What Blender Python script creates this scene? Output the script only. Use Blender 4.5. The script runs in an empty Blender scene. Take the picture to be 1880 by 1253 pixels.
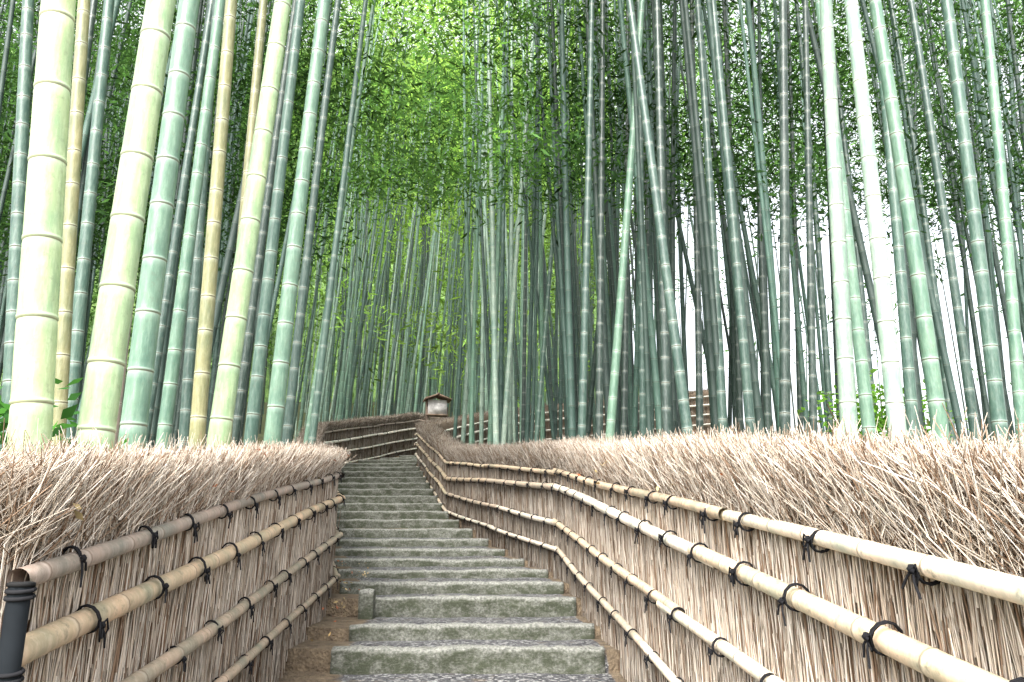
import bpy, math, random
import numpy as np
from mathutils import Vector, noise
random.seed(7); rng=np.random.default_rng(11)
scene=bpy.context.scene
U=rng.uniform
N=rng.normal

# ------------------------------------------------------------------ helpers
def link(ob,parent=None):
    scene.collection.objects.link(ob)
    if parent is not None: ob.parent=parent
    return ob
def mesh_np(name,V,F,mat,attrs=None,smooth=False,parent=None):
    V=np.asarray(V,dtype=np.float32); F=np.asarray(F,dtype=np.int32)
    me=bpy.data.meshes.new(name); k=F.shape[1]
    me.vertices.add(len(V)); me.vertices.foreach_set("co",V.ravel())
    me.loops.add(F.size); me.loops.foreach_set("vertex_index",F.ravel())
    me.polygons.add(len(F)); me.polygons.foreach_set("loop_start",np.arange(len(F),dtype=np.int32)*k)
    me.update(calc_edges=True)
    if smooth: me.polygons.foreach_set("use_smooth",np.ones(len(F),dtype=bool))
    for an,(ty,data) in (attrs or {}).items():
        a=me.attributes.new(an,ty,'POINT')
        if ty=='FLOAT': a.data.foreach_set("value",np.asarray(data,dtype=np.float32).ravel())
        else: a.data.foreach_set("color",np.asarray(data,dtype=np.float32).ravel())
    me.materials.append(mat)
    return link(bpy.data.objects.new(name,me),parent)
class Buf:
    def __init__(s): s.V=[];s.F=[];s.C=[];s.W=[];s.L=[];s.n=0
    def add(s,V,F,C,W=None,L=None):
        s.V.append(V); s.F.append(F+s.n); m=len(V); s.n+=m
        if np.ndim(C)==1: C=np.tile(np.asarray(C,dtype=np.float32),(m,1))
        s.C.append(C); s.W.append(np.zeros(m) if W is None else W); s.L.append(np.zeros(m) if L is None else L)
    def obj(s,name,mat,smooth=True,parent=None):
        C=np.concatenate(s.C); C=np.hstack([C[:,:3],np.ones((len(C),1))])
        return mesh_np(name,np.concatenate(s.V),np.concatenate(s.F),mat,
            {"tone":('FLOAT_COLOR',C),"wax":('FLOAT',np.concatenate(s.W)),"seam":('FLOAT',np.concatenate(s.L))},smooth,parent)
def ring_faces(nr,n):
    i=np.arange(nr-1)[:,None]; j=np.arange(n)[None,:]; j2=(j+1)%n
    a=i*n+j; b=i*n+j2; c=(i+1)*n+j2; d=(i+1)*n+j
    return np.stack([a,b,c,d],-1).reshape(-1,4)
def culm(buf,p0,p1,r0,r1,sp,n,col,detail=2,bend=(0,0,0),wob=0.0,spj=.12):
    """bamboo cane from p0 to p1 with swollen nodes"""
    p0=np.array(p0,float);p1=np.array(p1,float);bend=np.array(bend,float)
    L=np.linalg.norm(p1-p0); ax=(p1-p0)/L
    ref=np.array([0,0,1.]) if abs(ax[2])<.9 else np.array([1.,0,0])
    e1=np.cross(ax,ref);e1/=np.linalg.norm(e1);e2=np.cross(ax,e1)
    hs=[0.];rs=[1.];ws=[0.];ls=[0.]; h=random.uniform(.3,1)*sp
    while h<L-.03:
        s=r0/.07 if detail==2 else 1
        if detail==2: rows=[(-.05*s,1,0,0),(-.018*s,.995,.35,0),(-.006*s,.97,.9,.1),(-.002*s,.965,.5,.8),(.004*s,1.035,.7,.3),(.009*s,1.025,.9,0),(.018*s,.995,.05,0),(.05*s,.99,0,0)]
        elif detail==1: rows=[(-.022,1,0,0),(-.007,1,.8,.0),(0,1.06,.3,.8),(.008,1,.1,0)]
        else: rows=[(-.03,1,0,0),(-.01,1,.6,0),(.006,1,0,.3)]
        for dh,rr,w,l in rows:
            if 0<h+dh<L: hs.append(h+dh);rs.append(rr);ws.append(w);ls.append(l)
        h+=sp*random.uniform(1-spj,1+spj)
    hs.append(L);rs.append(1);ws.append(0);ls.append(0)
    hs=np.array(hs);o=np.argsort(hs);hs=hs[o];rs=np.array(rs)[o];ws=np.array(ws)[o];ls=np.array(ls)[o]
    t=hs/L
    cen=p0+ax*hs[:,None]+bend*(t**2)[:,None]
    if wob:
        ph=random.uniform(0,6.28)
        cen=cen+e1*(wob*np.sin(hs*1.9+ph))[:,None]+e2*(wob*np.sin(hs*1.3+ph*2))[:,None]
    rad=(r0+(r1-r0)*t)*rs
    a=np.arange(n)/n*2*math.pi
    V=cen[:,None,:]+rad[:,None,None]*(np.cos(a)[None,:,None]*e1+np.sin(a)[None,:,None]*e2)
    buf.add(V.reshape(-1,3),ring_faces(len(hs),n),col,np.repeat(ws,n),np.repeat(ls,n))
def rope(buf,pts,r,n=5,col=(.02,.02,.022)):
    P=np.array(pts,float); m=len(P)
    T=np.gradient(P,axis=0);T/=np.linalg.norm(T,axis=1)[:,None]+1e-9
    ref=np.array([.31,.52,.8]);E=np.cross(T,ref);E/=np.linalg.norm(E,axis=1)[:,None]+1e-9;G=np.cross(T,E)
    a=np.arange(n)/n*2*math.pi
    V=P[:,None,:]+r*(np.cos(a)[None,:,None]*E[:,None,:]+np.sin(a)[None,:,None]*G[:,None,:])
    buf.add(V.reshape(-1,3),ring_faces(m,n),col)
def twigs(buf,P,D,L,R,C):
    """many thin 3-sided sticks at once"""
    m=len(P); D=D/np.linalg.norm(D,axis=1)[:,None]
    ref=N(size=(m,3)); E=np.cross(D,ref);E/=np.linalg.norm(E,axis=1)[:,None];G=np.cross(D,E)
    V=np.zeros((m,6,3))
    for k in range(3):
        a=k*2.0944
        off=(math.cos(a)*E+math.sin(a)*G)*R[:,None]
        V[:,k]=P+off; V[:,k+3]=P+D*L[:,None]+off*.55
    base=(np.arange(m)*6)[:,None,None]
    F=np.array([[0,1,4,3],[1,2,5,4],[2,0,3,5]])[None]+base
    buf.add(V.reshape(-1,3),F.reshape(-1,4),np.repeat(C,6,axis=0))
def box(buf,c,s,col,rotz=0,tilt=None):
    x,y,z=[v/2 for v in s]
    V=np.array([[-x,-y,-z],[x,-y,-z],[x,y,-z],[-x,y,-z],[-x,-y,z],[x,-y,z],[x,y,z],[-x,y,z]])
    if tilt is not None:
        ca,sa=math.cos(tilt),math.sin(tilt); V=V@np.array([[1,0,0],[0,ca,sa],[0,-sa,ca]])
    ca,sa=math.cos(rotz),math.sin(rotz);V=V@np.array([[ca,sa,0],[-sa,ca,0],[0,0,1]])
    F=np.array([[0,3,2,1],[4,5,6,7],[0,1,5,4],[1,2,6,5],[2,3,7,6],[3,0,4,7]])
    buf.add(V+np.array(c),F,col)
def sm(x,a,b):
    t=np.clip((x-a)/(b-a),0,1); return t*t*(3-2*t)

# ------------------------------------------------------------------ materials
def mat(name):
    m=bpy.data.materials.new(name); m.use_nodes=True; nt=m.node_tree
    b=nt.nodes["Principled BSDF"]; return m,nt,b
def nd(nt,t,**k):
    n=nt.nodes.new(t)
    for a,v in k.items(): setattr(n,a,v)
    return n
def ramp(nt,src,stops):
    r=nd(nt,'ShaderNodeValToRGB'); e=r.color_ramp.elements
    while len(e)<len(stops): e.new(.5)
    for i,(p,c) in enumerate(stops): e[i].position=p; e[i].color=(*c,1)
    nt.links.new(src,r.inputs[0]); return r
def noise_n(nt,scale,detail=4,vec=None,rough=.6):
    n=nd(nt,'ShaderNodeTexNoise'); n.inputs['Scale'].default_value=scale; n.inputs['Detail'].default_value=detail; n.inputs['Roughness'].default_value=rough
    if vec is not None: nt.links.new(vec,n.inputs['Vector'])
    return n
def mapping(nt,scale):
    g=nd(nt,'ShaderNodeNewGeometry'); m=nd(nt,'ShaderNodeMapping'); m.inputs['Scale'].default_value=scale
    nt.links.new(g.outputs['Position'],m.inputs['Vector']); return m.outputs[0]
def mix(nt,fac,a,b,mode='MIX'):
    m=nd(nt,'ShaderNodeMix',data_type='RGBA',blend_type=mode)
    for s,v in ((m.inputs[0],fac),(m.inputs[6],a),(m.inputs[7],b)):
        if hasattr(v,'is_linked'): nt.links.new(v,s)
        elif isinstance(v,(int,float)): s.default_value=v
        else: s.default_value=(*v,1)
    return m.outputs[2]
def attr(nt,n): return nd(nt,'ShaderNodeAttribute',attribute_name=n)
def bump(nt,b,h,strength,dist=.01):
    k=nd(nt,'ShaderNodeBump'); k.inputs['Strength'].default_value=strength;k.inputs['Distance'].default_value=dist
    nt.links.new(h,k.inputs['Height']); nt.links.new(k.outputs[0],b.inputs['Normal'])

def bamboo_mat(name,wax,waxamt,seam,rough,mott,full=True,dirty=.4,bloom=.5,lift=.14):
    m,nt,b=mat(name)
    a=attr(nt,'tone').outputs['Color']
    n1=noise_n(nt,3.0,3,mapping(nt,(2.2,2.2,1)))
    r1=ramp(nt,n1.outputs[0],[(.3,(1-mott,1-mott*.7,1-mott*.75)),(.7,(1+mott*.7,1+mott*.4,1+mott*.25))])
    c=mix(nt,1.0,a,r1.outputs[0],'MULTIPLY')
    cl=mix(nt,1.0,c,(1.55,1.45,1.45),'MULTIPLY')
    light=mix(nt,lift,cl,wax)          # bloom colour follows the cane's own tone
    if full:
        n2=noise_n(nt,9,5,mapping(nt,(6,6,.9)),.75)
        r2=ramp(nt,n2.outputs[0],[(.45,(0,0,0)),(.68,(bloom,)*3)])
        c=mix(nt,r2.outputs[0],c,light)
        n3=noise_n(nt,30,4,mapping(nt,(1,1,1)),.7)
        r3=ramp(nt,n3.outputs[0],[(.54,(0,0,0)),(.74,(dirty,)*3)])
        c=mix(nt,r3.outputs[0],c,(.12,.12,.08))
    w=attr(nt,'wax'); mw=nd(nt,'ShaderNodeMath',operation='MULTIPLY');mw.inputs[1].default_value=waxamt
    nt.links.new(w.outputs['Fac'],mw.inputs[0])
    wl=mix(nt,lift+.18,cl,wax)
    c=mix(nt,mw.outputs[0],c,wl)
    s=attr(nt,'seam'); c=mix(nt,s.outputs['Fac'],c,seam)
    nt.links.new(c,b.inputs['Base Color']); b.inputs['Roughness'].default_value=rough
    return m
M_culm=bamboo_mat('bamboo_culm',(.62,.68,.62),1.0,(.12,.085,.05),.36,.34,True,.4,.7,.13)
M_grove=bamboo_mat('bamboo_culm_far',(.30,.40,.35),.8,(.05,.05,.03),.6,.3,False,lift=.15)
M_rail=bamboo_mat('dry_bamboo_pole',(.80,.76,.68),.4,(.13,.08,.05),.5,.4,True,.75,.5,.25)

def tone_mat(name,rough=.8,spec=.2,trans=0,mott=.25,ns=4):
    m,nt,b=mat(name)
    c=attr(nt,'tone').outputs['Color']
    if mott:
        n1=noise_n(nt,ns,3,mapping(nt,(1,1,1))); r1=ramp(nt,n1.outputs[0],[(.3,(1-mott,)*3),(.7,(1+mott,)*3)])
        c=mix(nt,1.0,c,r1.outputs[0],'MULTIPLY')
    nt.links.new(c,b.inputs['Base Color']); b.inputs['Roughness'].default_value=rough; b.inputs['Specular IOR Level'].default_value=spec
    if trans:
        df=nd(nt,'ShaderNodeBsdfDiffuse'); nt.links.new(c,df.inputs[0])
        t=nd(nt,'ShaderNodeBsdfTranslucent'); ct=mix(nt,1.0,c,(1.25,1.3,.75),'MULTIPLY'); nt.links.new(ct,t.inputs[0])
        ms=nd(nt,'ShaderNodeMixShader'); ms.inputs[0].default_value=trans
        nt.links.new(df.outputs[0],ms.inputs[1]);nt.links.new(t.outputs[0],ms.inputs[2])
        nt.links.new(ms.outputs[0],nt.nodes['Material Output'].inputs[0])
    return m
def diffuse_mat(name):
    m,nt,b=mat(name); df=nd(nt,'ShaderNodeBsdfDiffuse'); c=attr(nt,'tone').outputs['Color']
    nt.links.new(c,df.inputs[0]); nt.links.new(df.outputs[0],nt.nodes['Material Output'].inputs[0]); return m
M_twig=diffuse_mat('brushwood_twigs')
M_leaf=tone_mat('bamboo_leaves',.6,.3,.55,0)
M_dry=diffuse_mat('dry_leaves')
M_rope=diffuse_mat('black_palm_rope')
M_wood=tone_mat('weathered_wood',.85,.1,0,.3,8)

m,nt,b=mat('packed_brush_core')
n1=noise_n(nt,20,4,mapping(nt,(6,6,.35)),.7)
c=ramp(nt,n1.outputs[0],[(.3,(.07,.05,.035)),(.7,(.31,.235,.17))]); nt.links.new(c.outputs[0],b.inputs['Base Color']); b.inputs['Roughness'].default_value=.95
M_core=m

m,nt,b=mat('granite_step')
g=nd(nt,'ShaderNodeNewGeometry')
n1=noise_n(nt,60,4,mapping(nt,(1,1,1))); c1=ramp(nt,n1.outputs[0],[(.35,(.09,.092,.082)),(.65,(.29,.29,.26))])
n2=noise_n(nt,7,7,mapping(nt,(1,1,1.6)),.8)
r2=ramp(nt,n2.outputs[0],[(.36,(.2,.2,.2)),(.57,(.95,.95,.95))])
sx=nd(nt,'ShaderNodeSeparateXYZ'); nt.links.new(g.outputs['Normal'],sx.inputs[0])
rz_=ramp(nt,sx.outputs[2],[(.15,(1,1,1)),(.6,(.2,.2,.2))]); mf=mix(nt,1.0,r2.outputs[0],rz_.outputs[0],'MULTIPLY')  # side faces darker: moss plus riser shade worked into the stone colour
c=mix(nt,mf,c1.outputs[0],(.034,.041,.02))
nt.links.new(c,b.inputs['Base Color']); b.inputs['Roughness'].default_value=.9
bump(nt,b,n2.outputs[0],.8,.03); M_stone=m

m,nt,b=mat('gravel_and_earth')
v=nd(nt,'ShaderNodeTexVoronoi'); v.inputs['Scale'].default_value=55; nt.links.new(mapping(nt,(1,1,1)),v.inputs['Vector'])
cc=nd(nt,'ShaderNodeSeparateColor'); nt.links.new(v.outputs['Color'],cc.inputs[0])
c1=ramp(nt,cc.outputs[0],[(.0,(.02,.02,.022)),(.65,(.075,.075,.08)),(1,(.26,.26,.25))])
n1=noise_n(nt,14,6,mapping(nt,(1,1,1))); c2=ramp(nt,n1.outputs[0],[(.3,(.06,.042,.026)),(.7,(.18,.135,.085))])
d=attr(nt,'dirt'); n3=noise_n(nt,6,4,mapping(nt,(1,1,1)))
ad=nd(nt,'ShaderNodeMath',operation='ADD'); nt.links.new(d.outputs['Fac'],ad.inputs[0]); nt.links.new(n3.outputs[0],ad.inputs[1])
f=ramp(nt,ad.outputs[0],[(.6,(0,0,0)),(.8,(1,1,1))])
c=mix(nt,f.outputs[0],c1.outputs[0],c2.outputs[0]); nt.links.new(c,b.inputs['Base Color']); b.inputs['Roughness'].default_value=.95
bump(nt,b,v.outputs['Distance'],.8,.02); M_path=m

m,nt,b=mat('forest_floor')
n1=noise_n(nt,2.2,6,mapping(nt,(1,1,1)),.7)
c=ramp(nt,n1.outputs[0],[(.3,(.03,.035,.015)),(.5,(.08,.075,.035)),(.62,(.06,.09,.025)),(.75,(.12,.12,.06))]); nt.links.new(c.outputs[0],b.inputs['Base Color']); b.inputs['Roughness'].default_value=1
M_floor=m

m,nt,b=mat('wooded_hillside')
n1=noise_n(nt,.6,10,mapping(nt,(1,1,1)),.8)
c=ramp(nt,n1.outputs[0],[(.38,(.02,.045,.012)),(.5,(.07,.13,.035)),(.62,(.18,.29,.08))]); nt.links.new(c.outputs[0],b.inputs['Base Color']); b.inputs['Roughness'].default_value=1
M_hill=m

# ------------------------------------------------------------------ layout (metres, y = along the view)
# x, y, base, top, rail1..4
RF=[( 1.05,-.8,-1.42,-.09,-.35,-.54,-.81,-1.15),
    ( .47,8.0,-.42,1.04,.75,.61,.26,0.0),
    (-1.04,13.5,.42,1.68,1.41,1.16,.90,.62),
    (-2.4,20.5,1.85,3.18,2.88,2.64,2.36,2.10),
    (-.55,24.5,2.75,4.19,3.90,3.67,3.38,3.10),
    (6.6,25.6,3.55,5.07,4.80,4.52,4.2,3.9)]
LF=[(-1.66,1.2,-1.15,.13,-.16,-.34,-.60,-.84),
    (-1.15,1.90,-1.03,.235,-.052,-.224,-.49,-.72),
    (-1.47,6.8,-.45,.82,.62,.417,.11,-.21),
    (-3.35,13.5,.5,1.72,1.45,1.2,.95,.7),
    (-4.5,19,1.55,2.95,2.70,2.45,2.15,1.85),
    (-3.1,26,2.85,4.36,4.1,3.84,3.52,3.2),
    (0,29,3.0,4.35,4.05,3.8,3.5,3.2),
    (8,30.5,3.4,4.7,4.4,4.15,3.9,3.6)]
RFa=np.array(RF);LFa=np.array(LF)
XR=lambda y: np.interp(y,RFa[:4,1],RFa[:4,0])
XL=lambda y: np.interp(y,LFa[1:6,1],LFa[1:6,0])
GY=[-60,0,4.5,8,13.5,20,26,30,45,60,90,200,600]
GZ=[-4,-1.35,-.78,-.4,.42,1.8,2.85,3.4,7.2,11,15,18,20]
def gz(x,y):
    z=np.interp(y,GY,GZ)
    z=z+.11*np.clip(np.asarray(x)+1,0,8)*sm(y,19,25)*(1-sm(y,30,40))
    z=z*(1-.75*sm(x,9,24)*(np.asarray(y)>0))
    return z
def axis(lo,hi,c0,c1,fine,k):
    a=list(np.arange(c0,c1,fine)); s=fine;x=a[-1]
    while x<hi: s*=k;x+=s;a.append(x)
    s=fine;x=a[0]
    while x>lo: s*=k;x-=s;a.insert(0,x)
    return np.array(a)
xs=axis(-700,700,-14,14,.35,1.25); ys=axis(-300,900,-4,34,.35,1.25)
X,Y=np.meshgrid(xs,ys); Z=gz(X,Y)
Z=Z+.06*np.sin(X*1.7+Y*.6)*np.cos(Y*1.3-X*.4)*sm(np.abs(X),1.5,4)
corr=(X>XL(Y)-.25)&(X<XR(Y)+.25)&(Y<27); Z=np.where(corr,Z-.4,Z)
V=np.stack([X,Y,Z],-1).reshape(-1,3); ny,nx=X.shape
i=np.arange(ny-1)[:,None];j=np.arange(nx-1)[None]
F=np.stack([i*nx+j,i*nx+j+1,(i+1)*nx+j+1,(i+1)*nx+j],-1).reshape(-1,4)
mesh_np('ground',V,F,M_floor,smooth=True)

SY=[.3,1.1,1.9,2.7,3.5,4.3,5.15,5.75,6.6,7.35,8.2,9.0,9.8,10.6,11.5,12.4,13.2,14.0,14.8,15.6,16.4,17.2,18,19,20,21,22.5,24]
SZ=[-1.27,-1.17,-1.07,-.97,-.87,-.77,-.571,-.49,-.355,-.27,-.19,-.095,.015,.14,.29,.45,.61,.78,.96,1.14,1.32,1.5,1.7,1.9,2.09,2.28,2.5,2.73]
stairs=bpy.data.objects.new('stone_stairway',None); link(stairs)
pv=[];pf=[];pd=[]; nn=0
for k,(y,z) in enumerate(zip(SY,SZ)):
    y1=SY[k+1] if k+1<len(SY) else 27.5
    z1=SZ[k+1] if k+1<len(SY) else 2.9
    gx=np.linspace(0,1,40); gy=np.linspace(0,1,8)
    rise=min(.045,max(0,(z1-z)-.06))
    if 5<k<9: rise=.0
    if k==5: rise=.075
    rows=[(y+.03,z-.22)]+[(y+.03+(y1+.04-y-.03)*g,z-.014+rise*g) for g in gy]
    for (yy,zz) in rows:
        xl=XL(yy)-.15;xr=XR(yy)+.15
        for g in gx:
            x=xl+(xr-xl)*g
            pv.append((x,yy,zz-.002+.014*noise.noise((x*3,yy*3,0)))); 
            dl=x-XL(yy); dr=XR(yy)-x
            pd.append(1.0 if (dl<.22 or dr<.08) else (.35 if dl<.36 else (.02 if yy<12 else .35)))
    nr=len(rows)
    for a in range(nr-1):
        for c in range(39): pf.append((nn+a*40+c,nn+a*40+c+1,nn+(a+1)*40+c+1,nn+(a+1)*40+c))
    nn+=nr*40
mesh_np('path',pv,pf,M_path,{"dirt":('FLOAT',pd)})
def slab(xl,xr,y,z,h,dep,name,seed):
    prof=[(0.0,-h),(-.004,-h*.6),(0,-h*.3),(0,-.03),(.006,-.01),(.022,0),(.05,.003),(dep*.6,.002),(dep-.02,0),(dep,-.02),(dep,-h)]
    n=max(6,int((xr-xl)/.03)); vs=[];fs=[]
    for a in range(n+1):
        x=xl+(xr-xl)*a/n
        e=1.0 if 0<a<n else .93
        for (py,pz) in prof:
            q=noise.noise((x*4+seed*7,py*5,pz*9)); q2=noise.noise((x*15,seed+py*14,pz*14)); q3=noise.noise((x*34,seed*2+py*30,pz*30))
            vs.append((x,y+py*e+.018*q+.012*q2+.006*q3,z+pz+(.014*noise.noise((x*2.3,seed*3.3,0))+.012*q2+.006*q3 if pz>-h+.01 else 0)))
    m=len(prof)
    for a in range(n):
        for c in range(m-1): fs.append((a*m+c,(a+1)*m+c,(a+1)*m+c+1,a*m+c+1))
    me=bpy.data.meshes.new(name); 
    fs.append(tuple(range(m))); fs.append(tuple(n*m+c for c in reversed(range(m))))
    me.from_pydata(vs,[],fs); me.materials.append(M_stone)
    for p in me.polygons: p.use_smooth=len(p.vertices)==4
    me.validate(); return link(bpy.data.objects.new(name,me),stairs)
for k,(y,z) in enumerate(zip(SY,SZ)):
    il=.30 if y<7.2 else .12; ir=.06
    xl=XL(y)+il+random.uniform(-.03,.03); xr=XR(y)-ir-(.04 if k==6 else 0)
    h=.17 if k<9 else .22
    slab(xl,xr,y,z,h,.13 if k<10 else .2,'step_%d'%(k+1),k+1)
slab(XL(6.35)+.28,XL(6.35)+.39,6.38,-.29,.35,.12,'kerb_post_stone',77)

# ------------------------------------------------------------------ fences
def norms(A,side):
    P=A[:,:2]; T=[]
    for i in range(len(P)-1):
        d=P[i+1]-P[i]; T.append(d/np.linalg.norm(d))
    Nn=[]
    for i in range(len(P)):
        ts=[T[j] for j in (i-1,i) if 0<=j<len(T)]
        ns=[np.array([t[1],-t[0]])*side for t in ts]; n=sum(ns); n=n/np.linalg.norm(n); n=n/max(.6,float(n@ns[0])); Nn.append(n)
    return np.array(Nn),np.array(T)
def make_fence(name,A,side,dens,bothrails,rail_from=0,seed=0):
    NN,T=norms(A,side); TH=.33
    root=bpy.data.objects.new(name,None); link(root)
    cv=[];cf=[];n=0
    for s in range(len(A)-1):
        m=max(2,int(np.linalg.norm(A[s+1,:2]-A[s,:2])/.25))
        for a in range(m+(1 if s==len(A)-2 else 0)):
            u=a/m; R=A[s]*(1-u)+A[s+1]*u; nv=NN[s]*(1-u)+NN[s+1]*u
            b_,t_,r_=R[2],R[3],R[4]
            for q,z in [(.03,b_-.3),(.03,r_-.03),(.0,r_+.08),(.01,t_-.11),(.07,t_-.05),(.26,t_-.05),(.33,t_-.11),(.33,r_+.06),(.30,r_-.03),(.30,b_-.3)]:
                cv.append((R[0]+nv[0]*q,R[1]+nv[1]*q,z+ .012*noise.noise((R[0]*6,R[1]*6,z*6))))
            n+=1
    for a in range(n-1):
        for c in range(9): cf.append((a*10+c,(a+1)*10+c,(a+1)*10+c+1,a*10+c+1))
    mesh_np('brush_core',cv,cf,M_core,parent=root)
    B=Buf()
    up=np.array([0,0,1.])
    def cols(m,dark=0.,shade=1.):
        k=U(0,1,m); base=np.array([.53,.43,.33])[None]*(1-k)[:,None]+np.array([.82,.745,.65])[None]*k[:,None]
        base*=(U(.66,1.1,m)*shade)[:,None]
        dk=U(0,1,m)<.2+dark; base[dk]*=np.array([.42,.33,.27]); return base
    for s in range(len(A)-1):
        a,b2=A[s],A[s+1]; Ls=np.linalg.norm(b2[:2]-a[:2]); dn,fat=dens[s]
        if dn<=0: continue
        t3=np.array([T[s][0],T[s][1],(b2[3]-a[3])/Ls])
        def shadef(y): return 1.0-.48*sm(y,4.5,9.5)  # canopy shade painted into twig colour, deeper further along the fence
        def P(u):
            R=a[None]*(1-u)[:,None]+b2[None]*u[:,None]; nv=NN[s][None]*(1-u)[:,None]+NN[s+1][None]*u[:,None]
            return R,nv
        for face in ((0,1.15),(1,.2)):
            m=int(Ls*dn*face[1]); u=U(0,1,m); R,nv=P(u)
            q=U(-.012,.035,m) if face[0]==0 else U(.30,.33,m)
            z0=R[:,2]-.1+U(0,1,m)*(R[:,4]-R[:,2]+.05); L=np.minimum(U(.18,.6,m),R[:,4]+.05-z0+.03)
            L=np.maximum(L,.05)
            p=np.stack([R[:,0]+nv[:,0]*q,R[:,1]+nv[:,1]*q,z0],-1)
            D=up[None]+t3[None]*N(.03,.10,m)[:,None]+np.hstack([nv,np.zeros((m,1))])*N(0,.025,m)[:,None]
            low=np.clip((z0-R[:,2])/.35,.0,1)*.4+.6     # darker towards the foot
            twigs(B,p,D,L,U(.0018,.0036,m)*fat,cols(m,0,shadef(R[:,1]))*low[:,None])
        m=int(Ls*dn*1.8); u=U(0,1,m); R,nv=P(u)
        inner=U(0,1,m)<.66
        hgt=R[:,3]-R[:,4]
        z0=np.where(inner,R[:,4]+.0+U(0,.85,m)*hgt,R[:,3]-.16+U(0,.09,m))
        tuft=.5*np.sin(u*Ls*9+3*np.sin(u*Ls*2.3))+.5*np.sin(u*Ls*23+z0*14)
        q=np.where(inner,N(.0,.012,m)-.03*np.sin(np.clip((z0-R[:,4])/hgt,0,1)*2.9)-.012*tuft,U(-.01,.35,m))
        p=np.stack([R[:,0]+nv[:,0]*q,R[:,1]+nv[:,1]*q,z0],-1)
        lat=np.where(inner,N(-.09,.14,m),(q-.15)*1.1+N(0,.22,m))
        D=up[None]*U(.3,1,m)[:,None]+t3[None]*(N(.28,.5,m)+.22*tuft)[:,None]+np.hstack([nv,np.zeros((m,1))])*lat[:,None]
        L=U(.05,.19,m); top=R[:,3]+N(.0,.018,m)+.03*np.sin(u*Ls*1.7+seed)*.6+.008*tuft
        Dn=D/np.linalg.norm(D,axis=1)[:,None]
        L=np.clip(np.minimum(L,(top-z0)/np.maximum(Dn[:,2],.3)),.02,.3)
        twigs(B,p,D,L,U(.0010,.0023,m)*fat,cols(m,.08,shadef(R[:,1])))
        m=int(Ls*dn*.06); u=U(0,1,m);R,nv=P(u);q=U(-.04,.36,m)
        p=np.stack([R[:,0]+nv[:,0]*q,R[:,1]+nv[:,1]*q,R[:,3]-.08],-1)
        D=up[None]+N(0,.35,(m,3)); twigs(B,p,D,U(.07,.16,m),U(.001,.0022,m)*fat,cols(m,0,shadef(R[:,1])))
    for e,sgn,s in ((0,-1,0),(len(A)-1,1,len(A)-2)):
        m=900; R=A[e]; q=U(0,.33,m); z0=U(R[2],R[3]-.1,m); nv=NN[e]
        p=np.stack([R[0]+nv[0]*q+T[s][0]*sgn*U(0,.03,m),R[1]+nv[1]*q+T[s][1]*sgn*U(0,.03,m),z0],-1)
        twigs(B,p,up[None]+N(0,.08,(m,3)),U(.1,.4,m).clip(0,R[3]-z0+.02),U(.003,.006,m),cols(m))
    B.obj('brush_twigs',M_twig,smooth=False,parent=root)
    RB=Buf();TB=Buf()
    rr=[.023,.030,.025,.022]
    for rI in range(4):
        for s in range(rail_from,len(A)-1):
            for fc in ([0,1] if bothrails[s] else [0]):
                a,b2=A[s],A[s+1]; r=rr[rI]
                def pt(u):
                    R=a*(1-u)+b2*u; nv=NN[s]*(1-u)+NN[s+1]*u
                    q=-(r+.016) if fc==0 else .33+r+.02
                    return np.array([R[0]+nv[0]*q,R[1]+nv[1]*q,R[4+rI]])
                Ls=np.linalg.norm(pt(1)-pt(0)); 
                npole=max(1,int(round(Ls/3.6)))
                cuts=[0]+[ (k+U(-.15,.15))/npole for k in range(1,npole)]+[1]
                for k in range(npole):
                    u0=cuts[k]-(.02 if k else (.012 if s>rail_from else .004)); u1=cuts[k+1]+.012
                    if k%2==0: ra,rb=r*1.1,r*.9
                    else: ra,rb=r*.92,r*1.06
                    tone=random.choice([(.54,.43,.30),(.60,.51,.40),(.44,.34,.24),(.60,.53,.44),(.38,.31,.24)]) if s<3 else (.80,.77,.70)
                    if s==0 and side>0: tone=tuple(min(.76,v*1.3) for v in tone)
                    if side<0 and rI==0: tone=(.29,.235,.20)
                    if side<0 and rI==1 and s<3: tone=(.48,.37,.25)
                    if side<0 and rI>1 and s<3: tone=(.34,.275,.21)
                    culm(RB,pt(u0),pt(u1),ra,rb,.27 if rI!=1 else .33,14,tone,1,wob=.009,spj=.25)
                sp=.45 if s<2 or (s<3 and side<0) else .9
                nt_=int(Ls/sp)
                ax=(pt(1)-pt(0))/Ls; nv=np.array([*NN[s],0]); 
                if fc==1: nv=-nv
                vert=np.cross(ax,nv); vert/=np.linalg.norm(vert); vert=vert if vert[2]>0 else -vert
                for k in range(nt_):
                    u=(k+.5+U(-.12,.12)+(.25 if rI%2 else 0))/max(nt_,1)
                    if not 0<u<1: continue
                    c=pt(u); R_=r*1.12+.003; rp=.0032 if sp<.5 else .006
                    sk=U(-.25,.25)
                    for off in (-.006,.003):
                        ang=np.linspace(0,2*math.pi,13)
                        pts=[c+ax*(off+sk*R_*math.sin(t))+R_*(math.cos(t)*(-nv)+math.sin(t)*vert) for t in ang]
                        rope(TB,pts,rp,5)
                    if sp>.5: continue
                    fr=c-nv*(R_+.004)-vert*U(-.3,.7)*r
                    rope(TB,[fr-ax*.008-vert*.004,fr-nv*.006,fr+ax*.008+vert*.004],.0065,6)
                    rope(TB,[fr+ax*.006-vert*.006,fr-nv*.008,fr-ax*.006+vert*.006],.006,6)
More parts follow.
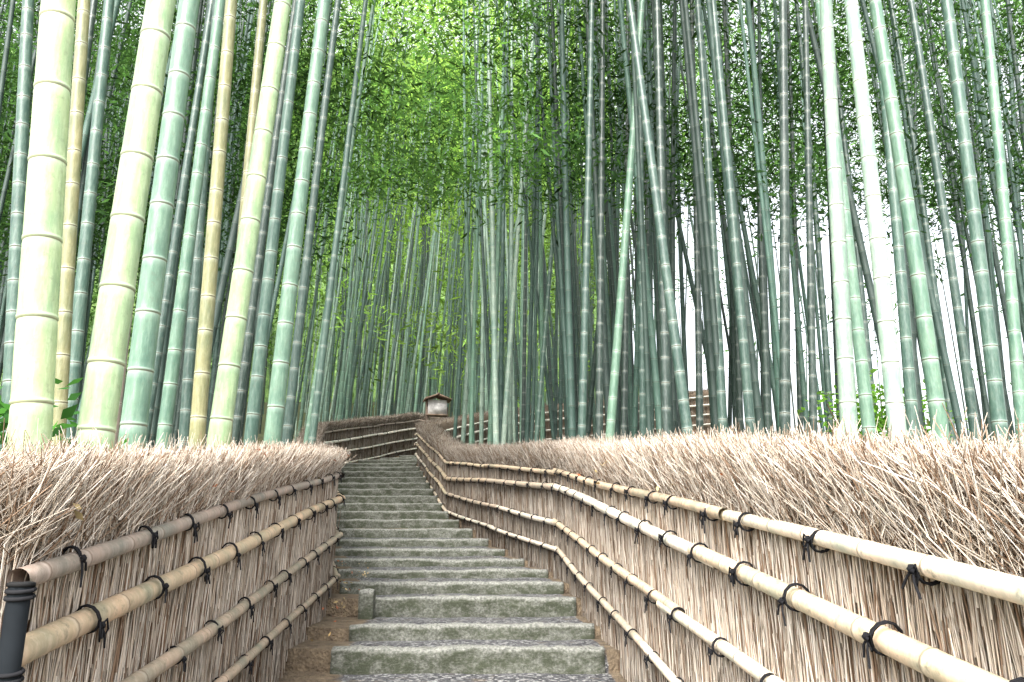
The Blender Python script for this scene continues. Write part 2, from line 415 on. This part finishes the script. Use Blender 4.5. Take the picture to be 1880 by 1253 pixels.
                    for sg in (-1,1):
                        if U()<.6:
                            w=U(.015,.03);h_=U(.02,.04)
                            rope(TB,[fr,fr+ax*sg*w+vert*.012-nv*.006,fr+ax*sg*w*1.3-vert*h_*.5-nv*.006,fr+ax*sg*w*.6-vert*h_,fr-vert*.004-nv*.003],.0028,5)
                        w=U(.005,.03)*sg;h_=U(.03,.07)
                        rope(TB,[fr,fr+ax*w*.5-vert*h_*.4-nv*.006,fr+ax*w-vert*h_-nv*U(0,.01)],.003,5)
    RB.obj('bamboo_rails',M_rail,True,root); TB.obj('rope_ties',M_rope,True,root)
    return root
fR=make_fence('brushwood_fence',RFa,1,[(2900,1.05),(1300,1.5),(700,2.2),(500,2.8),(450,3)],[0,0,0,1,1],seed=1)
fL=make_fence('brushwood_fence',LFa,-1,[(1800,1.05),(2900,1.05),(500,2.0),(500,2.4),(520,2.6),(250,3),(200,3)],[0]*7,rail_from=1,seed=3)
PB=Buf(); culm(PB,(-1.082,1.855,-1.2),(-1.084,1.85,-.075),.024,.024,.3,16,(.014,.017,.02),1)
for zz in (-.10,-.085,-.27,-.255):
    rope(PB,[(-1.083+.027*math.cos(t),1.852+.027*math.sin(t),zz+.004*math.sin(t)) for t in np.linspace(0,6.28,14)],.005,6)
rope(PB,[(-1.083+.024*k*math.cos(t),1.851+.024*k*math.sin(t),-.073) for k in (1,.5,.05) for t in np.linspace(0,6.28,10)],.006,5,(.02,.02,.02))
PB.obj('post',M_wood,True,fL)

# ------------------------------------------------------------------ roofed board
bd=bpy.data.objects.new('roofed_notice_board',None); link(bd)
B=Buf(); cx,cy=-2.32,24.6; rz=.22
box(B,(cx-.30,cy-.1,3.75),(.09,.09,1.7),(.12,.09,.07),rz); box(B,(cx+.28,cy+.06,3.6),(.09,.09,1.4),(.12,.09,.07),rz); B.obj('posts',M_wood,False,bd)
B=Buf(); box(B,(cx,cy,4.27),(.58,.24,.46),(.60,.58,.56),rz)
box(B,(cx,cy,4.03),(.66,.3,.04),(.2,.15,.11),rz); B.obj('panel',M_wood,False,bd)
B=Buf(); rr_=rz+math.pi/2
for s in (-1,1): box(B,(cx-math.sin(rr_)*s*.20,cy+math.cos(rr_)*s*.20,4.575),(.62,.46,.04),(.22,.155,.115),rr_,-s*.36)
box(B,(cx,cy,4.665),(.66,.06,.05),(.16,.12,.09),rr_); B.obj('gable_roof',M_wood,False,bd)

# ------------------------------------------------------------------ bamboo culms
PALE=(.31,.43,.235);PALE2=(.35,.45,.24);TEAL=(.11,.205,.145);TEALD=(.05,.105,.08);OLV=(.19,.19,.09);DRK=(.017,.038,.029);PINK=(.25,.20,.17);LT=(.23,.32,.26);DK2=(.03,.066,.052)  # dark tones also paint a backlit silhouette into the right-hand culms
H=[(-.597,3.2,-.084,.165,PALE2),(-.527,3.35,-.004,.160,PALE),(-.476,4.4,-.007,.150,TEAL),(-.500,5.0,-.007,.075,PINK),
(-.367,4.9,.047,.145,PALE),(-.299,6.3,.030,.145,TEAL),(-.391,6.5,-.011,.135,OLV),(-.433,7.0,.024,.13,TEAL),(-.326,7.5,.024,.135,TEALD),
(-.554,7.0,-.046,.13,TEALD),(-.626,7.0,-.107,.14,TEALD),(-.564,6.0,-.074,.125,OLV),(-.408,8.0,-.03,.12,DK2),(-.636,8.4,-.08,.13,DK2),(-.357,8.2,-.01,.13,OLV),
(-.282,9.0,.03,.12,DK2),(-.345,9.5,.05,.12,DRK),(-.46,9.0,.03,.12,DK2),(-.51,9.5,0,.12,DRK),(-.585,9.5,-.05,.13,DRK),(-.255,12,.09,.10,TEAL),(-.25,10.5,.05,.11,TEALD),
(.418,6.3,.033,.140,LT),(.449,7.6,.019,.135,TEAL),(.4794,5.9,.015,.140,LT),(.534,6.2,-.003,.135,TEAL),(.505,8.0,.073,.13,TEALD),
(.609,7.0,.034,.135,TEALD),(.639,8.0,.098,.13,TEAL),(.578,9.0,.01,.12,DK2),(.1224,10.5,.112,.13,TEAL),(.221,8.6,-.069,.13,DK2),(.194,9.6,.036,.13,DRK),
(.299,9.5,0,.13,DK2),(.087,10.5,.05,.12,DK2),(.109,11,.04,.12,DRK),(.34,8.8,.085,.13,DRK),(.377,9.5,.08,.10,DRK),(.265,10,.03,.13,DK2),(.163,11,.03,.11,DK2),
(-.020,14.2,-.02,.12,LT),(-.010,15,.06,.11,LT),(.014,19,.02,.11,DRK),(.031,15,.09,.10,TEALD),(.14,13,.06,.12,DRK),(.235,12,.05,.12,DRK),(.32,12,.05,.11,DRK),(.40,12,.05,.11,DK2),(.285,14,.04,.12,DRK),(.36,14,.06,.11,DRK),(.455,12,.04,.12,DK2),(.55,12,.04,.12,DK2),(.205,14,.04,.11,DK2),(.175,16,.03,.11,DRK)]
crowns=[]
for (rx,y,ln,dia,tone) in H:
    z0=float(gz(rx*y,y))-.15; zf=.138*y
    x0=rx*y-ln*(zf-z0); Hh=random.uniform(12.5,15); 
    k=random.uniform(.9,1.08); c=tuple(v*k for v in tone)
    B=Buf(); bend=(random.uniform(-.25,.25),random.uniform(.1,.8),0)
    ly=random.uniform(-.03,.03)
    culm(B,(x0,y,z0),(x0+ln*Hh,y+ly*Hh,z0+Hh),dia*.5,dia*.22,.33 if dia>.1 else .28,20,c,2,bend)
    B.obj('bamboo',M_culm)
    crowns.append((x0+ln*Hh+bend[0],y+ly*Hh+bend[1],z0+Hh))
G=Buf()
pc=[(0,0),(-.4,7.4),(-2.2,13.5),(-3.5,20),(-2.8,25),(1,27.5),(8,28.5)]
def path_d(x,y):
    d=9
    for (a,b_),(c,e) in zip(pc[:-1],pc[1:]):
        vx,vy=c-a,e-b_; t=max(0,min(1,((x-a)*vx+(y-b_)*vy)/(vx*vx+vy*vy))); d=min(d,math.hypot(x-a-t*vx,y-b_-t*vy))
    return d
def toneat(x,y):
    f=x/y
    if f>.04 and y<34: c=random.choice([DRK,DRK,DK2,TEALD])  # right-hand culms coloured dark as if against the light
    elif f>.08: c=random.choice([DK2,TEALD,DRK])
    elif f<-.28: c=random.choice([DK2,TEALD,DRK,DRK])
    else: c=random.choice([TEAL,TEAL,TEALD,LT,(.18,.28,.22),DK2])  # paler centre tones put the haze into the culm colour
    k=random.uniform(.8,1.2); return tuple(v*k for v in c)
cnt=0
while cnt<820:
    zone=random.random()
    if zone<.22: y=random.uniform(10,20)
    elif zone<.5: y=random.uniform(16,32)
    else: y=random.uniform(28,62)
    f=random.uniform(-.8,.8)
    if y>22 and random.random()<.4: f=random.uniform(-.28,.10)
    x=f*y
    if path_d(x,y)<1.75: continue
    if y<15 and -.27<f<.06: continue
    if f>.22 and y>19 and random.random()<.78: continue
    z0=float(gz(x,y))-.2; Hh=random.uniform(12,17)
    ln=random.gauss(0,.045)+(.05 if -.3<f<-.05 else 0)
    d=random.uniform(.075,.13)
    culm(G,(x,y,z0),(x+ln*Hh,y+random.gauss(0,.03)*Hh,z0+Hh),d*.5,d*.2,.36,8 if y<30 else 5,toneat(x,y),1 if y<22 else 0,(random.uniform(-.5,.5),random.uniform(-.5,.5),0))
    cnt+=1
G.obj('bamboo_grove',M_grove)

# ------------------------------------------------------------------ foliage
def leafmass(name,cen,spread,nl,size,tones,m=M_leaf,droop=-.35,wid=.24):
    cen=np.asarray(cen,float); K=len(cen)
    sub=6
    sc=N(size=(K,sub,3))*np.asarray(spread)[:,None,None]*np.array([.75,.75,.45])
    pos=np.repeat(cen[:,None]+sc,nl//sub,axis=1).reshape(-1,3)
    m_=len(pos); sz=np.repeat(size,sub*(nl//sub))
    pos=pos+N(size=(m_,3))*np.array([1.5,1.5,.9])*sz[:,None]
    D=N(size=(m_,3)); D[:,2]=D[:,2]*.5+droop; D/=np.linalg.norm(D,axis=1)[:,None]
    S=np.cross(D,N(size=(m_,3))*np.array([.5,.5,1])); S/=np.linalg.norm(S,axis=1)[:,None]
    L=(sz*U(.7,1.3,m_))[:,None]; Wd=L*wid*.5
    V=np.stack([pos,pos+D*L*.4+S*Wd,pos+D*L,pos+D*L*.4-S*Wd],1).reshape(-1,3)
    F=np.arange(m_*4).reshape(-1,4)
    subt=np.repeat(U(.6,1.45,K*sub),nl//sub)
    C=np.repeat(np.asarray(tones),sub*(nl//sub),axis=0)*(U(.7,1.3,m_)*subt)[:,None]
    C=np.repeat(C,4,axis=0); C=np.hstack([C,np.ones((len(C),1))])
    return mesh_np(name,V,F,m,{"tone":('FLOAT_COLOR',C)})
cen=[];spr=[];siz=[];ton=[]
def add(c,s,z,t): cen.append(c);spr.append(s);siz.append(z);ton.append(t)
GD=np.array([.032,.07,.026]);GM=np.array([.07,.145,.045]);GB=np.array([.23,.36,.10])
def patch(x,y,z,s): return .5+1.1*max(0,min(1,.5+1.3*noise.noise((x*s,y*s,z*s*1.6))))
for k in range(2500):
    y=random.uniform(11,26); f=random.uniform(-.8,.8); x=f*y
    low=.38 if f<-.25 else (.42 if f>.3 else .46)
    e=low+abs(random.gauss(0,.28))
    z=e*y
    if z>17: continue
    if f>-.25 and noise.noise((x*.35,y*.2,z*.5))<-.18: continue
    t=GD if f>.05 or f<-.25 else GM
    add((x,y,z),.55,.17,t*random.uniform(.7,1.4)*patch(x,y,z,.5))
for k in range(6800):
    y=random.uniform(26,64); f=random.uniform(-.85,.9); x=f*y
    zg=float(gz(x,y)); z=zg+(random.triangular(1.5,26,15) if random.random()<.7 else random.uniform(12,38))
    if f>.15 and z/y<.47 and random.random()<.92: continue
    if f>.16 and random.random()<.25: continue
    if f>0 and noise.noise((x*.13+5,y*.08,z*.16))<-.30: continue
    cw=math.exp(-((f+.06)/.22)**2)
    t=GM*(1-cw)+GB*cw  # glow of the bright centre painted into leaf colour
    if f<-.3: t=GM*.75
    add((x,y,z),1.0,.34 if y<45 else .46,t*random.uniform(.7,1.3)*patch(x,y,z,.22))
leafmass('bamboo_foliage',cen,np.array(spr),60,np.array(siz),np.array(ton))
cc=[]
for (x,y,z) in crowns:
    for q in range(6): cc.append((x+random.gauss(0,.8),y+random.gauss(0,.8),z-random.uniform(-.5,2.5)))
for k in range(260):
    cc.append((random.uniform(-7,6),random.uniform(7,14),random.uniform(10.8,14)))  # extra canopy out of view, added overhead to shade stairs and grove
leafmass('bamboo_foliage',cc,np.full(len(cc),.6),36,np.full(len(cc),.25),np.tile(GM,(len(cc),1)))  # added overhead canopy, out of view, only for shade
def shrub(c,s,n,size,tone):
    cs=[(c[0]+random.gauss(0,s),c[1]+random.gauss(0,s),c[2]+random.gauss(0,s*1.1)) for _ in range(n)]
    ob=leafmass('shrub',cs,np.full(n,s*.5),30,np.full(n,size),np.tile(np.array(tone),(n,1)),droop=0,wid=.5)
    B=Buf()
    for q in cs[:12]:
        rope(B,[(c[0],c[1],float(gz(c[0],c[1]))-.1),((c[0]+q[0])/2,(c[1]+q[1])/2,(q[2]+gz(c[0],c[1]))/2),q],.008,5,(.1,.07,.04))
    B.obj('stems',M_wood,True,ob)
shrub((-2.31,3.62,.52),.09,9,.085,(.055,.16,.045))
shrub((5.3,11.5,1.72),.30,46,.11,(.17,.34,.06))
# dead leaves caught on the fences and lying on the path
dl=[]
for k in range(30):
    y=random.uniform(1.4,7.5)
    if random.random()<.4:
        u=(y+.8)/8.8
        dl.append((float(XR(y))-.05,y,-.09+u*1.13-random.uniform(.03,.26)))
    elif random.random()<.4 and y<6.8:
        u=(y-1.9)/4.9; dl.append((float(XL(max(y,1.95)))+.05,max(y,1.95),.235+u*.585-random.uniform(.03,.2)))
    else:
        yy=random.uniform(4.9,9); dl.append((float(XL(yy))+random.uniform(.1,.45),yy,float(np.interp(yy,SY,SZ))+.01))
dl=np.array(dl); nD=len(dl)
leafmass('fallen_leaves',dl,np.zeros(nD),6,np.full(nD,.03),np.array([random.choice([(.30,.11,.05),(.32,.22,.10),(.24,.09,.05),(.40,.31,.16)]) for _ in range(nD)]),M_dry,-.2,.45)
# pointed dry culm sheath standing in the brush
sv=[];sf=[]
for a in range(7):
    t=a/6; wv=.016*(1-t)**.7+.0005
    for q in (-1,0,1): sv.append((.985+.035*t*t+q*wv,2.43+.008*abs(q),.27+.13*t))
for a in range(6):
    for q in (0,1): sf.append((a*3+q,a*3+q+1,a*3+q+4,a*3+q+3))
mesh_np('dry_bamboo_sheath',sv,sf,M_dry,{"tone":('FLOAT_COLOR',np.tile(np.array([.62,.42,.22,1.]),(len(sv),1)))},True)
V=[];F=[]; nu,nv_=90,30
for a in range(nu):
    f=-1.6+a/(nu-1)*2.8
    for b_ in range(nv_):
        t=b_/(nv_-1); Y0=75+34*t; X0=f*Y0
        Hh=(58*(1-sm(f,.0,.22))+3)*math.sin(t*math.pi/2)
        V.append((X0+3*noise.noise((X0*.2,t*8,3)),Y0+4*noise.noise((X0*.15,t*9,9)),13*(1-.75*sm(X0,9,24))+Hh+4*noise.noise((X0*.12,Y0*.3,Hh*.1))-2))
for a in range(nu-1):
    for b_ in range(nv_-1): F.append((a*nv_+b_,(a+1)*nv_+b_,(a+1)*nv_+b_+1,a*nv_+b_+1))
mesh_np('hill',V,F,M_hill,smooth=True)

# ------------------------------------------------------------------ light & camera
w=bpy.data.worlds.new("World"); scene.world=w; w.use_nodes=True; nt=w.node_tree
sky=nt.nodes.new('ShaderNodeTexSky'); sky.sky_type='NISHITA'; sky.sun_disc=False
EL,AZ=50,196
sky.sun_elevation=math.radians(EL); sky.sun_rotation=math.radians(AZ); sky.dust_density=6; sky.air_density=1.0; sky.ozone_density=.6
hs=nt.nodes.new('ShaderNodeHueSaturation'); hs.inputs['Saturation'].default_value=.22; hs.inputs['Value'].default_value=4.4
nt.links.new(sky.outputs[0],hs.inputs['Color'])
bg=nt.nodes['Background']; nt.links.new(hs.outputs[0],bg.inputs[0]); bg.inputs[1].default_value=.15
sl=bpy.data.lights.new('sun','SUN'); sl.energy=1.8; sl.angle=math.radians(11); sl.color=(1,.97,.92)
so=link(bpy.data.objects.new('sun',sl))
d=Vector((math.sin(math.radians(AZ))*math.cos(math.radians(EL)),math.cos(math.radians(AZ))*math.cos(math.radians(EL)),math.sin(math.radians(EL))))
so.rotation_euler=d.to_track_quat('Z','Y').to_euler()
cam=bpy.data.cameras.new('camera'); co=link(bpy.data.objects.new('camera',cam))
cam.lens=28.24; cam.sensor_width=36; cam.clip_start=.05; cam.clip_end=3000
co.location=(0,0,0); co.rotation_euler=(math.radians(104.6),0,0)
scene.camera=co
scene.view_settings.view_transform='Standard'; scene.view_settings.look='None'; scene.view_settings.exposure=0
